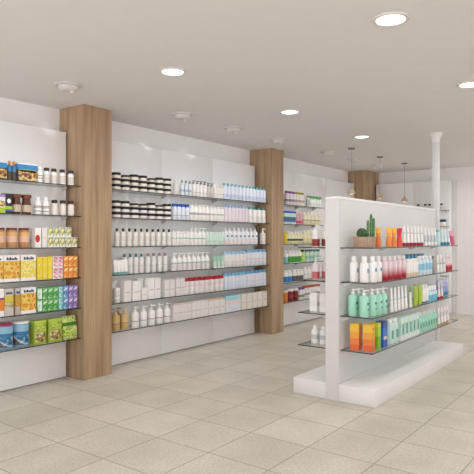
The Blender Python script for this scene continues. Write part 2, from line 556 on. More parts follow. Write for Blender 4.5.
def carton(name, cat, w, d, h, bands, panel=None, letter=None, disc=None, n=0, gable=False):
    """bands: (z fraction where it starts, material); panel: (y0,y1,z0,z1 fractions, material) on the front"""
    mats = []
    for f, m in bands:
        if m not in mats: mats.append(m)
    lv = [(f * h, d / 2, w / 2, mats.index(m)) for f, m in bands] + [(h, d / 2, w / 2, 0)]
    parts = [('carton', to_mesh('carton', loft_bm(lv, 'rect'), mats))]
    x = d / 2 + .0002
    def patch(y0, y1, z0, z1, t=.0006):
        return box_bm(x, x + t, (y0 - .5) * w, (y1 - .5) * w, z0 * h, z1 * h)
    if panel:
        for (y0, y1, z0, z1, m) in (panel if isinstance(panel, list) else [panel]):
            parts.append(('printed_panel', to_mesh('printed_panel', patch(y0, y1, z0, z1), m)))
    if letter:
        y0, y1, z0, z1, m = letter
        bm = bmesh.new()
        k = 7
        for i in range(k):
            a = y0 + (y1 - y0) * i / k; b = a + (y1 - y0) / k * .8
            up = 1 if i in (0, 2, 5) else .68
            box_bm(x + .0008, x + .0013, (a - .5) * w, (b - .5) * w, z0 * h, (z0 + (z1 - z0) * up) * h, bm)
        parts.append(('lettering', to_mesh('lettering', bm, m)))
    if disc:
        yc, zc, ry, rz, m = disc
        bm = bmesh.new()
        vs = [bm.verts.new((x + .0008, (yc - .5) * w + ry * w * math.cos(2 * PI * i / 18), zc * h + rz * h * math.sin(2 * PI * i / 18))) for i in range(18)]
        f = bm.faces.new(vs)
        r_ = bmesh.ops.extrude_face_region(bm, geom=[f])
        bmesh.ops.translate(bm, verts=[v for v in r_['geom'] if isinstance(v, bmesh.types.BMVert)], vec=(.0006, 0, 0))
        parts.append(('printed_picture', to_mesh('printed_picture', bm, m)))
    return Proto(name, cat, parts)

def tube(name, cat, w, h, cap_h, body, cap, bands=(), cap_w=.75, thick=.036):
    rx, ry = thick / 2, w / 2
    mats = [body]
    z0 = cap_h + .0005
    fr = [0, .25, .5, .75, .92, 1.0]
    for f0, f1, m in bands:
        fr += [f0, f1]
    fr = sorted(set(fr))
    lv = []
    for f in fr:
        mi = 0
        for f0, f1, m in bands:
            if f0 <= f < f1:
                if m not in mats: mats.append(m)
                mi = mats.index(m)
        k = f
        lv.append((z0 + (h - z0) * f, max(.0015, rx * (1 - .95 * k ** 1.3)), ry * (.8 + .2 * k), mi))
    parts = [('tube_body', to_mesh('tube_body', loft_bm(lv, n=18), mats))]
    c = ry * cap_w
    if cap_h > .004:
        parts.append(('cap', to_mesh('cap', loft_bm([(0, min(c, rx), c, 0), (cap_h, min(c, rx), c * 1.02, 0)], n=18), cap)))
    return Proto(name, cat, parts)

def shaped(name, cat, levels, mats, part='body', kind='round', extra=()):
    return Proto(name, cat, [(part, to_mesh(part, loft_bm(levels, kind, 16), mats))] + list(extra))

W = M('#f3f1ee', .35); W2 = M('#ebe8e4', .4); WG = M('#dedcd8', .35); WB = M('#e0e6ee', .35); CLR = M('#dde4e2', .2)
BLACK = M('#120f0d', .45); NAVY = M('#26335c', .4); TEAL = M('#2f8f96', .4); AQUA = M('#5fbcc9', .4); SKY = M('#8fc3e3', .4)
BLUE = M('#1c55b0', .35); RED = M('#b5162b', .35); DRED = M('#8c1226', .35); GREY = M('#8d8b89', .5); LG = M('#b9b7b4', .5)
MINT = M('#a5d6bf', .4); MINTD = M('#7cc4a6', .4); GREEN = M('#3f9a35', .4); LIME = M('#a9c533', .4); YEL = M('#ecd33b', .45); ORG = M('#e2852c', .45)
ORANGE = M('#ee7a22', .4); CREAM = M('#e9dfb6', .4); PINK = M('#dc7f9b', .4); LILAC = M('#a48cc4', .4); TAN = M('#bd9a62', .4); BROWN = M('#6a3a26', .4); LBL = M('#d9d2c4', .5)
PALEPINK = M('#e0cdd0', .4); PALELIL = M('#d2cbdd', .4); PALEBL = M('#cfe0ec', .4); PURP = M('#7c4a94', .4); BEIGE = M('#dccdb4', .45)
MAG = M('#a01d50', .35); OLIVE = M('#9a8f3a', .4); MAUVE = M('#94707e', .4); DTEAL = M('#3f7f7c', .4)
FOOD = picture(['#3b2a1a', '#8a5a2c', '#c79a4a', '#e9d9a0', '#5a3a20'], 26)
LEAF = picture(['#f6f3e6', '#f3efdf', '#3a7a36', '#ead68a', '#f3efdf', '#2f6d2e'], 17)
GOLDP = picture(['#e9b83a', '#d98a2a', '#f0d36a', '#b9742e'], 20)
YELP = picture(['#f1e05a', '#e3c62e', '#f7efb0', '#9fb83a'], 30)
PINKP = picture(['#f2e2e4', '#e9a9b8', '#c4597a', '#f4eef0'], 34)
ORGP = picture(['#ee9b3c', '#e27a22', '#f5cf7a', '#f7e7c0'], 30)
GREENP = picture(['#4fae4c', '#2f8b3c', '#a6d49a', '#dff0d8'], 30)
BLUEP = picture(['#5f9dcb', '#3c6fae', '#b5d4ea', '#e6f0f7'], 30)
PURPP = picture(['#9a7cc0', '#7a5aa6', '#cdbce4', '#efe8f7'], 30)
TEALP = picture(['#5fbfb5', '#8fd3d0', '#cfe9e8', '#4a98b0'], 30)
LIMEP = picture(['#93b52c', '#c7da5a', '#6d8f22', '#e3eaa0'], 24)
COOKIE = picture(['#5d4a26', '#a78a4c', '#e2d9b0', '#7a5a2c'], 30)
TINP = picture(['#24557c', '#4a88ae', '#c4d8e4', '#7a5a4a', '#1f4562'], 16)
POUCHP = picture(['#4a7a1c', '#a9c93a', '#dfe58a', '#6f9a24', '#e9e3b4'], 22)

ORD = ['first', 'second', 'third', 'fourth', 'fifth', 'sixth', 'seventh', 'eighth', 'ninth', 'tenth', 'eleventh', 'twelfth', 'thirteenth', 'fourteenth', 'fifteenth', 'sixteenth']
SHELF = ['top shelf', 'second shelf', 'third shelf', 'fourth shelf', 'fifth shelf', 'lowest shelf']
GSHELF = ['top shelf', 'second shelf', 'third shelf', 'lowest shelf']
def put(p, loc, label, group, rz=0):
    if len(p.parts) == 1:
        o = obj(p.name, p.parts[0][1], None, loc, rz)
    else:
        o = empty(p.name, loc, rz)
        for nm, me in p.parts:
            obj(nm, me, o)
    return tag(o, label, p.cat, group)

def run(area, s, y0, y1, n, p, desc, tier=0, tier_name=None, depth=None, jit=.0, xoff=0, zoff=0, rz=0, skip=(), nth0=0, total=None):
    """a run of n like products along a shelf, counted from the end nearest the camera"""
    pitch = (y1 - y0) / n
    if depth is None:
        depth = max(v.co.x for _, me in p.parts for v in me.vertices)
    if area[0] == 'gondola aisle side':
        front, zs, shelf = GX + .372, GZ, GSHELF[s]
    elif area[0] == 'gondola wall side':
        front, zs, shelf = GX - .372, GZ, GSHELF[s]
    else:
        front, zs, shelf = PX + .23, SZ, SHELF[s]
    x = front - .024 - depth + xoff
    total = total or n - len(skip)
    for i in range(n):
        if i in skip: continue
        y = y0 + (i + .5) * pitch
        k = i - sum(1 for q in skip if q < i)
        head_ = f'{ORD[k + nth0]} {desc} from the near end' if total > 1 else f'{desc}'
        if tier_name: head_ += f', {tier_name}'
        if total > 1:
            lab = f'{head_}, {shelf}, {area[0]}'.replace(' from the near end', ' from near end')
        else:
            lab = f'{head_} on the {shelf}, {area[0]}'
        r = rz if not callable(rz) else rz(i)
        put(p, (x + random.uniform(-jit, jit), y, zs[s] + .0012 + zoff), lab, f'{desc} row, {shelf}, {area[0]}', r)
B1, B2, B3, GA, GW = ('first wall bay',), ('middle wall bay',), ('far wall bay',), ('gondola aisle side',), ('gondola wall side',)

# ---- first wall bay (food boxes, tins, supplements)
blueb = carton('food_box', 'box', .205, .085, .17, [(0, M('#3a2a1c', .4)), (.62, M('#2b86bf', .4)), (.9, M('#dfe5ea', .4))], panel=[(.02, .98, .03, .6, FOOD), (.05, .95, .5, .62, YEL)])
run(B1, 0, 2.97, 3.186, 1, blueb, 'wide blue-topped food box with snack picture')
run(B1, 0, 2.777, 2.87, 1, carton('food_box', 'box', .085, .085, .165, [(0, M('#2c2a24', .4)), (.6, M('#2b86bf', .4)), (.9, M('#dfe5ea', .4))], panel=(.05, .95, .05, .55, FOOD)), 'narrow blue-topped food box at the photo edge')
run(B1, 0, 2.875, 2.965, 2, bottle('spice_bottle', 'bottle', .04, .172, M('#47402f', .3), M('#c98a4a', .4), bands=[(.55, .95, M('#3a7fae', .4))]), 'dark bottle with orange cap')
vit = lambda cap, d=.062, h=.15: bottle('supplement_bottle', 'bottle', d, h, W, cap, cap_h=.03, cap_w=.85, bands=[(.12, .7, M('#d9d0c8', .45))], shoulder=.02)
run(B1, 0, 3.18, 3.251, 1, bottle('supplement_bottle', 'bottle', .06, .155, W, W, cap_h=.03, cap_w=.8, bands=[(.3, .36, GREY), (.36, .5, W2), (.5, .56, GREY)]), 'all-white supplement bottle')
run(B1, 0, 3.257, 3.422, 2, vit(M('#33251f', .4)), 'supplement bottle with dark cap')
run(B1, 0, 3.427, 3.631, 2, vit(M('#2f2a4a', .4)), 'supplement bottle with navy cap')
run(B1, 1, 2.777, 2.845, 1, carton('food_box', 'box', .075, .08, .17, [(0, LIME), (.3, M('#e3e0e8', .4)), (.85, LILAC)], panel=(.1, .9, .35, .65, FOOD)), 'lime and white box at the photo edge')
run(B1, 1, 2.845, 2.919, 1, carton('coffee_box', 'box', .075, .08, .18, [(0, M('#1b1d22', .4)), (.1, M('#3a64a8', .4)), (.2, LIME), (.36, M('#1b1d22', .4))], disc=(.5, .62, .25, .12, W)), 'black box with white disc and green band')
cof = jar('coffee_jar', 'jar', .088, .182, .03, M('#5d3420', .15), M('#6e3522', .4), bands=[(.12, .55, M('#c9b8a2', .5))], waist=(.55, .8, .85, 1.06))
run(B1, 1, 2.924, 3.142, 2, cof, 'brown coffee jar with rust lid')
run(B1, 1, 3.159, 3.335, 2, bottle('supplement_bottle', 'bottle', .07, .17, W, W, cap_h=.03, cap_w=.6, bands=[(.2, .27, GREY), (.27, .42, W), (.42, .62, M('#b9b2ab', .5))], shoulder=.04), 'white round-shouldered bottle')
run(B1, 1, 3.341, 3.631, 3, bottle('supplement_bottle', 'bottle', .066, .15, M('#e2d8cf', .4), M('#2c201b', .4), cap_h=.03, cap_w=.88, bands=[(.15, .8, M('#e6ded7', .5))]), 'pale bottle with black ring cap')
pea = jar('spread_jar', 'jar', .098, .185, .022, M('#c08a4a', .3), M('#6e2a22', .4), bands=[(.1, .32, M('#b98a5c', .5)), (.32, .66, M('#e3b9a2', .5)), (.66, .9, M('#dcae74', .5))], lid_w=1.0)
run(B1, 2, 2.749, 3.126, 3, pea, 'caramel spread jar with maroon lid')
run(B1, 2, 3.148, 3.229, 1, carton('juice_carton', 'carton', .062, .07, .19, [(0, W)], disc=(.35, .45, .4, .2, M('#cf3420', .4))), 'white carton with red fruit picture')
run(B1, 2, 3.229, 3.285, 1, carton('juice_carton', 'carton', .05, .07, .19, [(0, W2), (.45, M('#dfe0c0', .4)), (.55, W2)]), 'plain white carton')
tea = carton('tea_box', 'box', .066, .07, .1, [(0, W)], panel=(.02, .98, .14, .96, LEAF))
run(B1, 2, 3.288, 3.641, 5, tea, 'white leaf-print tea box', tier_name='lower tier')
run(B1, 2, 3.288, 3.57, 4, tea, 'white leaf-print tea box', tier_name='upper tier', zoff=.1012)
big = lambda a, b: carton('cereal_box', 'box', .158, .07, .245, [(0, W), (.12, b), (.78, W)], panel=(.03, .97, .12, .74, a), letter=(.16, .86, .81, .92, NAVY))
cer = big(GOLDP, M('#e6bf45', .45)); cer2 = big(YELP, M('#ecd96a', .45))
run(B1, 3, 2.674, 2.826, 1, cer, 'golden cereal box cut by the photo edge')
run(B1, 3, 2.83, 2.996, 1, cer, 'golden cereal box with white top')
run(B1, 3, 3.001, 3.169, 1, cer2, 'pale yellow cereal box with white top')
def stack2(s, u0, u1, n, p, desc, h):
    run(B1, s, u0, u1, n, p, desc, tier_name='lower tier')
    run(B1, s, u0, u1, n, p, desc, tier_name='upper tier', zoff=h + .001)
sm = lambda pm, base, h=.11, w=.058: carton('tea_box', 'box', w, .07, h, [(0, base)], panel=(.06, .94, .08, .94, pm))
stack2(3, 3.175, 3.345, 3, carton('tea_box', 'box', .054, .07, .11, [(0, YEL)], panel=(.3, .8, .12, .6, YELP)), 'small yellow tea box', .11)
stack2(3, 3.348, 3.468, 2, sm(PINKP, W), 'small pink-print tea box', .11)
stack2(3, 3.472, 3.644, 3, sm(ORGP, ORG, w=.054), 'small orange tea box', .11)
run(B1, 4, 2.739, 2.835, 1, carton('cereal_box', 'box', .095, .07, .25, [(0, W), (.2, ORG), (.6, PURP), (.68, W)]), 'orange and white box at the photo edge')
run(B1, 4, 2.835, 2.935, 1, carton('cereal_box', 'box', .09, .07, .245, [(0, M('#c9c0b4', .4)), (.35, M('#d2c04a', .4)), (.75, M('#cfc8c4', .4))], panel=(.05, .95, .3, .5, COOKIE), letter=(.15, .85, .8, .9, NAVY)), 'narrow grey cereal box with yellow band')
run(B1, 4, 2.945, 3.004, 1, carton('cereal_box', 'box', .052, .07, .245, [(0, M('#b9ada4', .4)), (.3, M('#c79a3e', .4)), (.75, M('#cbc4c4', .4))], letter=(.15, .9, .8, .9, NAVY)), 'slim grey cereal box')
run(B1, 4, 3.006, 3.167, 1, big(GOLDP, M('#e0b040', .45)), 'golden cereal box with white top')
stack2(4, 3.175, 3.229, 1, sm(picture(['#f4f6f2', '#dfeee0', '#6fb982'], 20), M('#3fae5c', .4), .115, .055), 'white and green tea box', .115)
stack2(4, 3.231, 3.41, 3, sm(GREENP, M('#57b04e', .4), .115, .056), 'small green tea box', .115)
stack2(4, 3.412, 3.466, 1, sm(TEALP, M('#6fc0b8', .4), .115, .048), 'small turquoise tea box', .115)
stack2(4, 3.468, 3.528, 1, sm(BLUEP, M('#6aa2cf', .4), .115, .052), 'small blue tea box', .115)
stack2(4, 3.53, 3.644, 2, sm(PURPP, M('#9a82c0', .4), .115, .05), 'small purple tea box', .115)
tin = lambda lid: jar('formula_tin', 'tin', .158, .235, .02, M('#3c7298', .35), lid, bands=[(.02, .1, M('#6a9ab8', .4)), (.1, .52, TINP), (.52, .68, M('#2f749e', .4)), (.68, .98, M('#8db8cf', .4))], lid_w=1.01)
run(B1, 5, 2.797, 2.955, 1, tin(MAG), 'blue milk tin with magenta lid')
run(B1, 5, 2.96, 3.124, 1, tin(W), 'blue milk tin with white lid')
gb = lambda w: carton('biscuit_box', 'box', w, .08, .225, [(0, M('#9db436', .4)), (.9, M('#b9cc4c', .4))], panel=[(.08, .92, .1, .5, COOKIE), (.08, .92, .55, .9, LIMEP)])
run(B1, 5, 3.135, 3.285, 1, gb(.132), 'green biscuit box beside the white-lidded tin')
run(B1, 5, 3.29, 3.463, 1, gb(.15), 'wider green biscuit box')
pou = shaped('snack_pouch', 'pouch', [(0, .035, .08, 0), (.02, .042, .083, 0), (.11, .036, .083, 0), (.19, .02, .083, 0), (.215, .004, .084, 0), (.232, .003, .084, 0)], [POUCHP, M('#3f6d22', .35)], part='pouch_body', kind='rect', extra=[('printed_panel', to_mesh('printed_panel', loft_bm([(.135, .0335, .081, 0), (.17, .027, .081, 0)], 'rect', 16, False, False), M('#3c7a22', .35)))])
run(B1, 5, 3.468, 3.644, 1, pou, 'shiny green snack pouch')

# ---- middle wall bay
cj = jar('cream_jar', 'jar', .1, .062, .029, M('#e6dfd0', .35), BLACK, bands=[(.1, .9, M('#ece5d8', .45))], lid_w=1.05)
cj2 = jar('cream_jar', 'jar', .1, .062, .029, M('#ebe2e0', .35), BLACK, bands=[(.1, .9, M('#f0e8e6', .45))], lid_w=1.05)
TIER = ['bottom tier', 'middle tier', 'top tier']
for s, proto_, desc, heights in ((0, cj, 'black-lidded cream jar', (3, 2, 3, 3, 2, 3, 3)), (1, cj2, 'black-lidded white jar', (3, 3, 2, 2, 3, 2, 3))):
    for t in range(3):
        run(B2, s, 4.126, 5.066, 7, proto_, desc, tier_name=TIER[t], zoff=t * .0632, skip=[i for i in range(7) if heights[i] <= t])
    low = jar('cream_jar', 'jar', .094, .043, .022, M('#e6dfd0', .35), BLACK, lid_w=1.05)
    run(B2, s, 4.126, 5.066, 7, low, 'low ' + desc, tier_name='top tier', zoff=2 * .0632, skip=[i for i in range(7) if heights[i] != 2])
thin = lambda body, cap, d=.056, h=.22, bands=(), cw=.5, ch=.035: bottle('lotion_bottle', 'bottle', d, h, body, cap, cap_h=ch, cap_w=cw, bands=bands)
run(B2, 0, 5.075, 5.201, 1, thin(WG, W2, .07, .19), 'pale grey bottle')
run(B2, 0, 5.207, 5.426, 3, thin(WB, GREY, .052, .19, [(.3, .5, M('#aebccb', .4))]), 'pale blue bottle with grey cap')
run(B2, 0, 5.43, 5.724, 4, pump_bottle('pump_bottle', 'bottle', .066, .205, W2, M('#4d4946', .4), [(.3, .34, LG)], pump_h=.04), 'white bottle with dark pump')
run(B2, 0, 5.724, 5.87, 2, pump_bottle('pump_bottle', 'bottle', .066, .195, M('#d0c8c0', .4), M('#6d6660', .4), [(.3, .34, LG)], pump_h=.04), 'beige bottle with grey pump')
run(B2, 0, 5.87, 6.065, 3, thin(W2, W, .066, .19, [(.35, .4, LG)]), 'plain white bottle')
run(B2, 0, 6.065, 7.117, 12, thin(M('#e3e8f2', .35), M('#5fbcc0', .4), .072, .222, [(.12, .4, M('#c9d4ea', .4)), (.4, .62, M('#e6e9f5', .4))], cw=.45, ch=.03), 'pale blue bottle with teal cap')
run(B2, 1, 5.071, 5.378, 4, bottle('lotion_bottle', 'bottle', .066, .2, WB, M('#1f56ae', .35), cap_h=.034, cap_w=.95, bands=[(.3, .36, LG)]), 'white bottle with wide blue cap')
run(B2, 1, 5.388, 5.776, 5, thin(W, W2, .07, .205, [(.4, .55, M('#b7b2b4', .4))], cw=.75, ch=.02), 'white bottle with grey spot')
run(B2, 1, 5.786, 6.087, 4, thin(W, W2, .068, .195, [(.45, .56, M('#a9c9b5', .4))], cw=.8, ch=.02), 'white bottle with green stripe')
run(B2, 1, 6.096, 6.65, 7, bottle('lotion_bottle', 'bottle', .07, .238, M('#e8e2ee', .35), M('#8fb4dc', .4), cap_h=.036, cap_w=.45, bands=[(.08, .85, M('#e9dce4', .4))]), 'pale lilac bottle with blue cap')
run(B2, 1, 6.66, 7.117, 4, bottle('lotion_bottle', 'bottle', .086, .228, W, M('#3f9f9c', .4), cap_h=.03, cap_w=.5, bands=[(.25, .5, M('#ece4e2', .4))]), 'white bottle with teal cap')
run(B2, 2, 4.14, 5.057, 10, bottle('lotion_bottle', 'bottle', .058, .2, M('#ebe8e1', .4), BLACK, cap_h=.036, cap_w=.46, bands=[(.4, .42, LG), (.42, .7, M('#e4e1d8', .4))], shoulder=.008), 'white bottle with black cap')
run(B2, 2, 5.066, 5.378, 5, thin(W2, W, .062, .175, [(.55, .62, MINTD)], cw=.9, ch=.02), 'short white bottle with green stripe')
run(B2, 2, 5.388, 5.704, 4, pump_bottle('pump_bottle', 'bottle', .07, .225, W, W, [(.45, .52, MINTD)], pump_h=.05), 'white pump bottle with green stripe')
run(B2, 2, 5.71, 6.087, 6, thin(M('#d2e8db', .4), M('#e3eee7', .4), .062, .175, [(.3, .36, M('#a9d3bb', .4))], cw=.8, ch=.02), 'short mint bottle')
run(B2, 2, 6.098, 6.904, 8, pump_bottle('pump_bottle', 'bottle', .088, .238, M('#efedf0', .35), W, [(.1, .4, M('#ece2e6', .4)), (.55, .7, M('#5fa3b8', .4), 0, .5)], pump_h=.045, nozzle=False), 'white bottle with teal mark')
run(B2, 2, 6.996, 7.125, 1, pump_bottle('pump_bottle', 'bottle', .088, .238, M('#e6e2df', .35), W, [(.1, .3, M('#e0d5d6', .4))], pump_h=.06), 'lone white pump bottle by the second column')
run(B2, 3, 4.126, 4.335, 4, tube('cream_tube', 'tube', .056, .16, .028, W, M('#7fb0ac', .4), cap_w=.7), 'white tube with teal foot')
run(B2, 3, 4.306, 4.66, 4, bottle('lotion_bottle', 'bottle', .06, .222, W2, DTEAL, cap_h=.036, cap_w=.5, bands=[(.42, .44, LG)], shoulder=.008), 'white bottle with dark teal cap', xoff=-.062)
run(B2, 3, 4.668, 5.057, 4, bottle('lotion_bottle', 'bottle', .06, .222, W2, MAUVE, cap_h=.036, cap_w=.5, bands=[(.42, .44, LG)], shoulder=.008), 'white bottle with mauve cap', xoff=-.062)
run(B2, 3, 5.066, 5.786, 8, pump_bottle('pump_bottle', 'bottle', .074, .218, W, W, [(.5, .58, MINTD), (.08, .2, M('#e2d8d8', .4))], pump_h=.05, shoulder=.045), 'white pump bottle with green band')
run(B2, 3, 5.849, 6.087, 3, tube('cream_tube', 'tube', .07, .165, .02, M('#c8e0d2', .4), W, [(.45, 1.0, M('#9fd0b6', .4))]), 'mint tube with white cap')
run(B2, 3, 6.098, 6.613, 6, bottle('lotion_bottle', 'bottle', .086, .215, M('#efece8', .4), M('#a9d2ea', .4), cap_h=.036, cap_w=.7, bands=[(.4, .42, LG), (.42, .9, M('#eeebe8', .4))], shoulder=.006), 'white bottle with light blue cap')
run(B2, 3, 6.625, 7.13, 5, bottle('lotion_bottle', 'bottle', .094, .235, M('#eceaf0', .4), M('#7db4dc', .4), cap_h=.04, cap_w=.72, bands=[(.5, .53, M('#e6a9bb', .4)), (.53, .9, M('#e9e8f0', .4))], shoulder=.006), 'white pink-lined bottle with blue cap')
cyl = lambda h, d: jar('cream_jar', 'jar', d, h, .02, W2, W, bands=[(.2, .24, LG), (.24, .5, W), (.5, .54, LG)], lid_w=1.0)
bx = lambda w, h, c=W2, d=.075, bands=(), tint=None: carton('medicine_box', 'box', w, d, h, [(0, c), (.9, tint or c)], panel=(.15, .85, .42, .46, LG))
run(B2, 4, 4.14, 4.247, 1, cyl(.16, .075), 'short white canister before a taller one')
run(B2, 4, 4.161, 4.255, 1, cyl(.235, .072), 'tall white canister at the near end', xoff=-.083)
run(B2, 4, 4.269, 4.38, 1, bx(.1, .235), 'tall white box beside the canisters')
run(B2, 4, 4.391, 4.533, 1, bx(.118, .222, W), 'wide white box')
run(B2, 4, 4.541, 4.636, 1, bx(.08, .135, W), 'short white box')
run(B2, 4, 4.546, 4.636, 1, bx(.08, .24, W2), 'tall white box behind the short one', xoff=-.08)
run(B2, 4, 4.643, 4.846, 2, bx(.094, .24, W), 'tall white medicine box')
run(B2, 4, 4.909, 5.093, 2, bx(.08, .205, M('#e8e5df', .4)), 'cream white medicine box')
run(B2, 4, 5.111, 5.275, 2, bx(.076, .225, M('#e6e0de', .4), tint=M('#cdc2c4', .4)), 'grey-topped medicine box')
run(B2, 4, 5.28, 6.087, 8, bottle('lotion_bottle', 'bottle', .088, .205, W, RED, cap_h=.042, cap_w=.85, bands=[(.55, .75, M('#f0dade', .4)), (.75, .9, W2)], shoulder=.008), 'white bottle with red cap')
run(B2, 4, 6.098, 6.608, 6, bottle('lotion_bottle', 'bottle', .086, .226, M('#e6ebf3', .4), M('#86c0e0', .4), cap_h=.04, cap_w=.72, bands=[(.15, .6, M('#dde3f2', .4))], shoulder=.006), 'pale blue bottle with blue cap')
run(B2, 4, 6.62, 7.13, 5, bottle('lotion_bottle', 'bottle', .094, .235, M('#e9eaf2', .4), M('#6fb0dc', .4), cap_h=.04, cap_w=.72, bands=[(.1, .45, M('#e0e4f0', .4)), (.45, .48, M('#e6b9c6', .4))], shoulder=.006), 'pale lilac bottle with blue cap')
run(B2, 5, 4.12, 4.38, 2, pump_bottle('pump_bottle', 'bottle', .094, .235, M('#cfae78', .4), M('#d9c29c', .4), [(.4, .43, M('#5d4426', .4)), (.43, .75, M('#d8b87f', .4))], pump_h=.055), 'tan pump bottle')
run(B2, 5, 4.147, 4.343, 2, pump_bottle('pump_bottle', 'bottle', .07, .235, M('#a88350', .4), M('#a98b62', .4), pump_h=.055), 'rear tan pump bottle', xoff=-.102)
run(B2, 5, 4.403, 5.057, 5, pump_bottle('pump_bottle', 'bottle', .09, .235, W, W, [(.38, .42, GREY)], pump_h=.055, shoulder=.035), 'white pump bottle with grey line')
run(B2, 5, 5.071, 5.397, 4, bx(.084, .215, M('#e8dfdd', .4), tint=M('#d2c6c4', .4)), 'pinkish white medicine box')
run(B2, 5, 5.407, 5.724, 4, bx(.078, .215, W2, tint=M('#dcd4d2', .4)), 'plain white medicine box')
run(B2, 5, 5.732, 6.087, 3, bx(.112, .21, W2, tint=M('#e5c5a4', .4)), 'white medicine box with peach top')
run(B2, 5, 6.098, 6.445, 4, carton('medicine_box', 'box', .088, .075, .222, [(0, M('#e4e7f0', .4)), (.45, M('#f0dde2', .4)), (.72, M('#a9dfe6', .4))]), 'pink and lilac box with aqua top')
run(B2, 5, 6.462, 7.13, 5, bx(.116, .222, M('#ebe2da', .4)), 'beige medicine box')

# ---- far wall bay
fb = lambda body, cap, d=.085, h=.2, bands=(), cw=.7, ch=.035: bottle('lotion_bottle', 'bottle', d, h, body, cap, cap_h=ch, cap_w=cw, bands=bands, n=14, shoulder=.01)
run(B3, 0, 7.688, 7.998, 3, fb(M('#dcd3d6', .4), PURP, .085, .225, [(.3, .5, M('#8f7f8c', .4))]), 'white bottle with purple cap')
run(B3, 0, 7.998, 8.274, 3, fb(M('#dcd5cb', .4), OLIVE, .08, .225, [(.3, .5, M('#a89788', .4))]), 'white bottle with olive cap')
run(B3, 0, 8.341, 8.46, 1, fb(W2, GREY, .06, .19, [(.1, .8, LG)]), 'slim grey bottle')
run(B3, 0, 8.478, 8.869, 4, fb(W, M('#5fae5c', .4), .088, .19, [(.3, .45, M('#cfe0cb', .4))], .95, .045), 'white bottle with wide green cap')
run(B3, 1, 7.628, 7.998, 4, fb(M('#cfe3e4', .4), M('#1f5cc0', .4), .09, .21, [(.2, .4, M('#4a6a9a', .4)), (.5, .65, M('#3b7f6a', .4))], .95, .03), 'pale bottle with wide blue cap')
run(B3, 1, 8.004, 8.208, 2, fb(M('#e0a9b6', .4), M('#e3d9ea', .4), .09, .215, [(.12, .32, M('#c4446a', .4))]), 'pink bottle with pale cap')
run(B3, 1, 8.241, 8.851, 5, fb(CREAM, W, .1, .21, [(.4, .5, M('#9fa59a', .4)), (.5, .8, M('#e9e4cf', .4))]), 'cream bottle with white cap')
run(B3, 2, 7.628, 7.734, 1, fb(YEL, YEL, .09, .185), 'plain yellow bottle')
run(B3, 2, 7.734, 8.224, 5, fb(M('#e2dfae', .4), W2, .09, .2, [(.3, .45, M('#3f4a3a', .4)), (.5, .8, M('#e4e2c4', .4))]), 'pale yellow bottle with dark mark')
run(B3, 2, 8.234, 8.851, 5, fb(M('#e7e2bb', .4), W, .1, .225, [(.3, .5, M('#ecdc86', .4)), (.5, .8, M('#e8e4cf', .4))]), 'cream bottle with yellow label')
run(B3, 3, 7.628, 7.764, 1, fb(M('#8fcdd2', .4), W, .1, .2, [(.6, .95, W)]), 'teal and white bottle')
run(B3, 3, 7.773, 8.175, 4, fb(W, W2, .098, .205, [(.06, .62, M('#3f9a35', .4))]), 'white bottle with green label')
run(B3, 3, 8.185, 8.308, 1, fb(M('#d3e28a', .4), M('#33552a', .4), .098, .21, [(.3, .7, M('#c4d95c', .4))]), 'lime bottle with dark cap')
run(B3, 3, 8.324, 8.851, 4, fb(M('#cfe6da', .4), DTEAL, .094, .21, [(.3, .6, M('#9fcdb8', .4))]), 'pale green bottle with dark cap')
run(B3, 4, 7.628, 7.881, 2, fb(W, W2, .12, .2, [(.04, .6, M('#2a7fc4', .4))], .8, .04), 'white jar bottle with blue label')
run(B3, 4, 7.903, 8.241, 3, fb(W, W2, .108, .2, [(.04, .6, M('#5c5d60', .4))], .8, .04), 'white jar bottle with grey label')
run(B3, 4, 8.258, 8.851, 5, fb(W, W, .094, .23, [(.5, .6, M('#cfdde2', .4))]), 'tall white bottle')
run(B3, 5, 7.628, 7.758, 1, jar('supplement_jar', 'jar', .1, .18, .03, ORG, W2), 'orange jar with white lid')
run(B3, 5, 7.779, 8.094, 2, jar('supplement_jar', 'jar', .135, .195, .035, M('#7c1a1c', .3), W2, bands=[(.35, .6, M('#8c2a2a', .4))]), 'dark red jar with white lid')
run(B3, 5, 8.103, 8.274, 2, fb(W2, PURP, .075, .2, [(.25, .5, M('#8a9a8c', .4))], .95), 'white bottle with purple cap')
run(B3, 5, 8.281, 8.832, 5, fb(W, M('#b0582a', .4), .09, .215, [(.35, .5, M('#7d8a80', .4))], .95, .03), 'white bottle with rust cap')

# ---- gondola, aisle side
ot = lambda a, b, c: shaped('cream_tube', 'tube', [(0, .02, .026, 0), (.03, .021, .028, 0), (.07, .018, .024, 0), (.1, .014, .019, 1), (.13, .011, .022, 2), (.165, .005, .027, 2), (.178, .002, .028, 2)], [a, b, c], part='tube_body')
run(GA, 0, 4.936, 5.066, 1, ot(M('#e0762a', .4), M('#e8903a', .4), M('#f0b52e', .4)), 'orange tube behind the cactus pot', xoff=-.075, rz=-.85)
run(GA, 0, 5.006, 5.264, 2, ot(M('#ea8a3a', .4), M('#eea040', .4), M('#f2b82c', .4)), 'orange and yellow waisted tube', rz=-.85)
run(GA, 0, 5.264, 5.402, 1, ot(M('#df4a3a', .4), M('#d82f36', .4), M('#c81f34', .4)), 'red waisted tube', rz=-.85)
run(GA, 0, 5.408, 6.017, 6, tube('cream_tube', 'tube', .0594, .205, .036, W, M('#9a1028', .35), [(.55, .6, LG)], cap_w=.8), 'white tube with dark red cap', rz=.12)
run(GA, 0, 6.032, 6.468, 4, tube('cream_tube', 'tube', .0702, .2, .012, W, W2, [(.15, .55, M('#c3ccd3', .4))], cap_w=.6), 'white tube with grey-blue stripe', rz=.12)
run(GA, 0, 6.468, 6.594, 1, bottle('lotion_bottle', 'bottle', .06, .18, M('#bfe3ea', .3), AQUA, cap_h=.03), 'light aqua bottle')
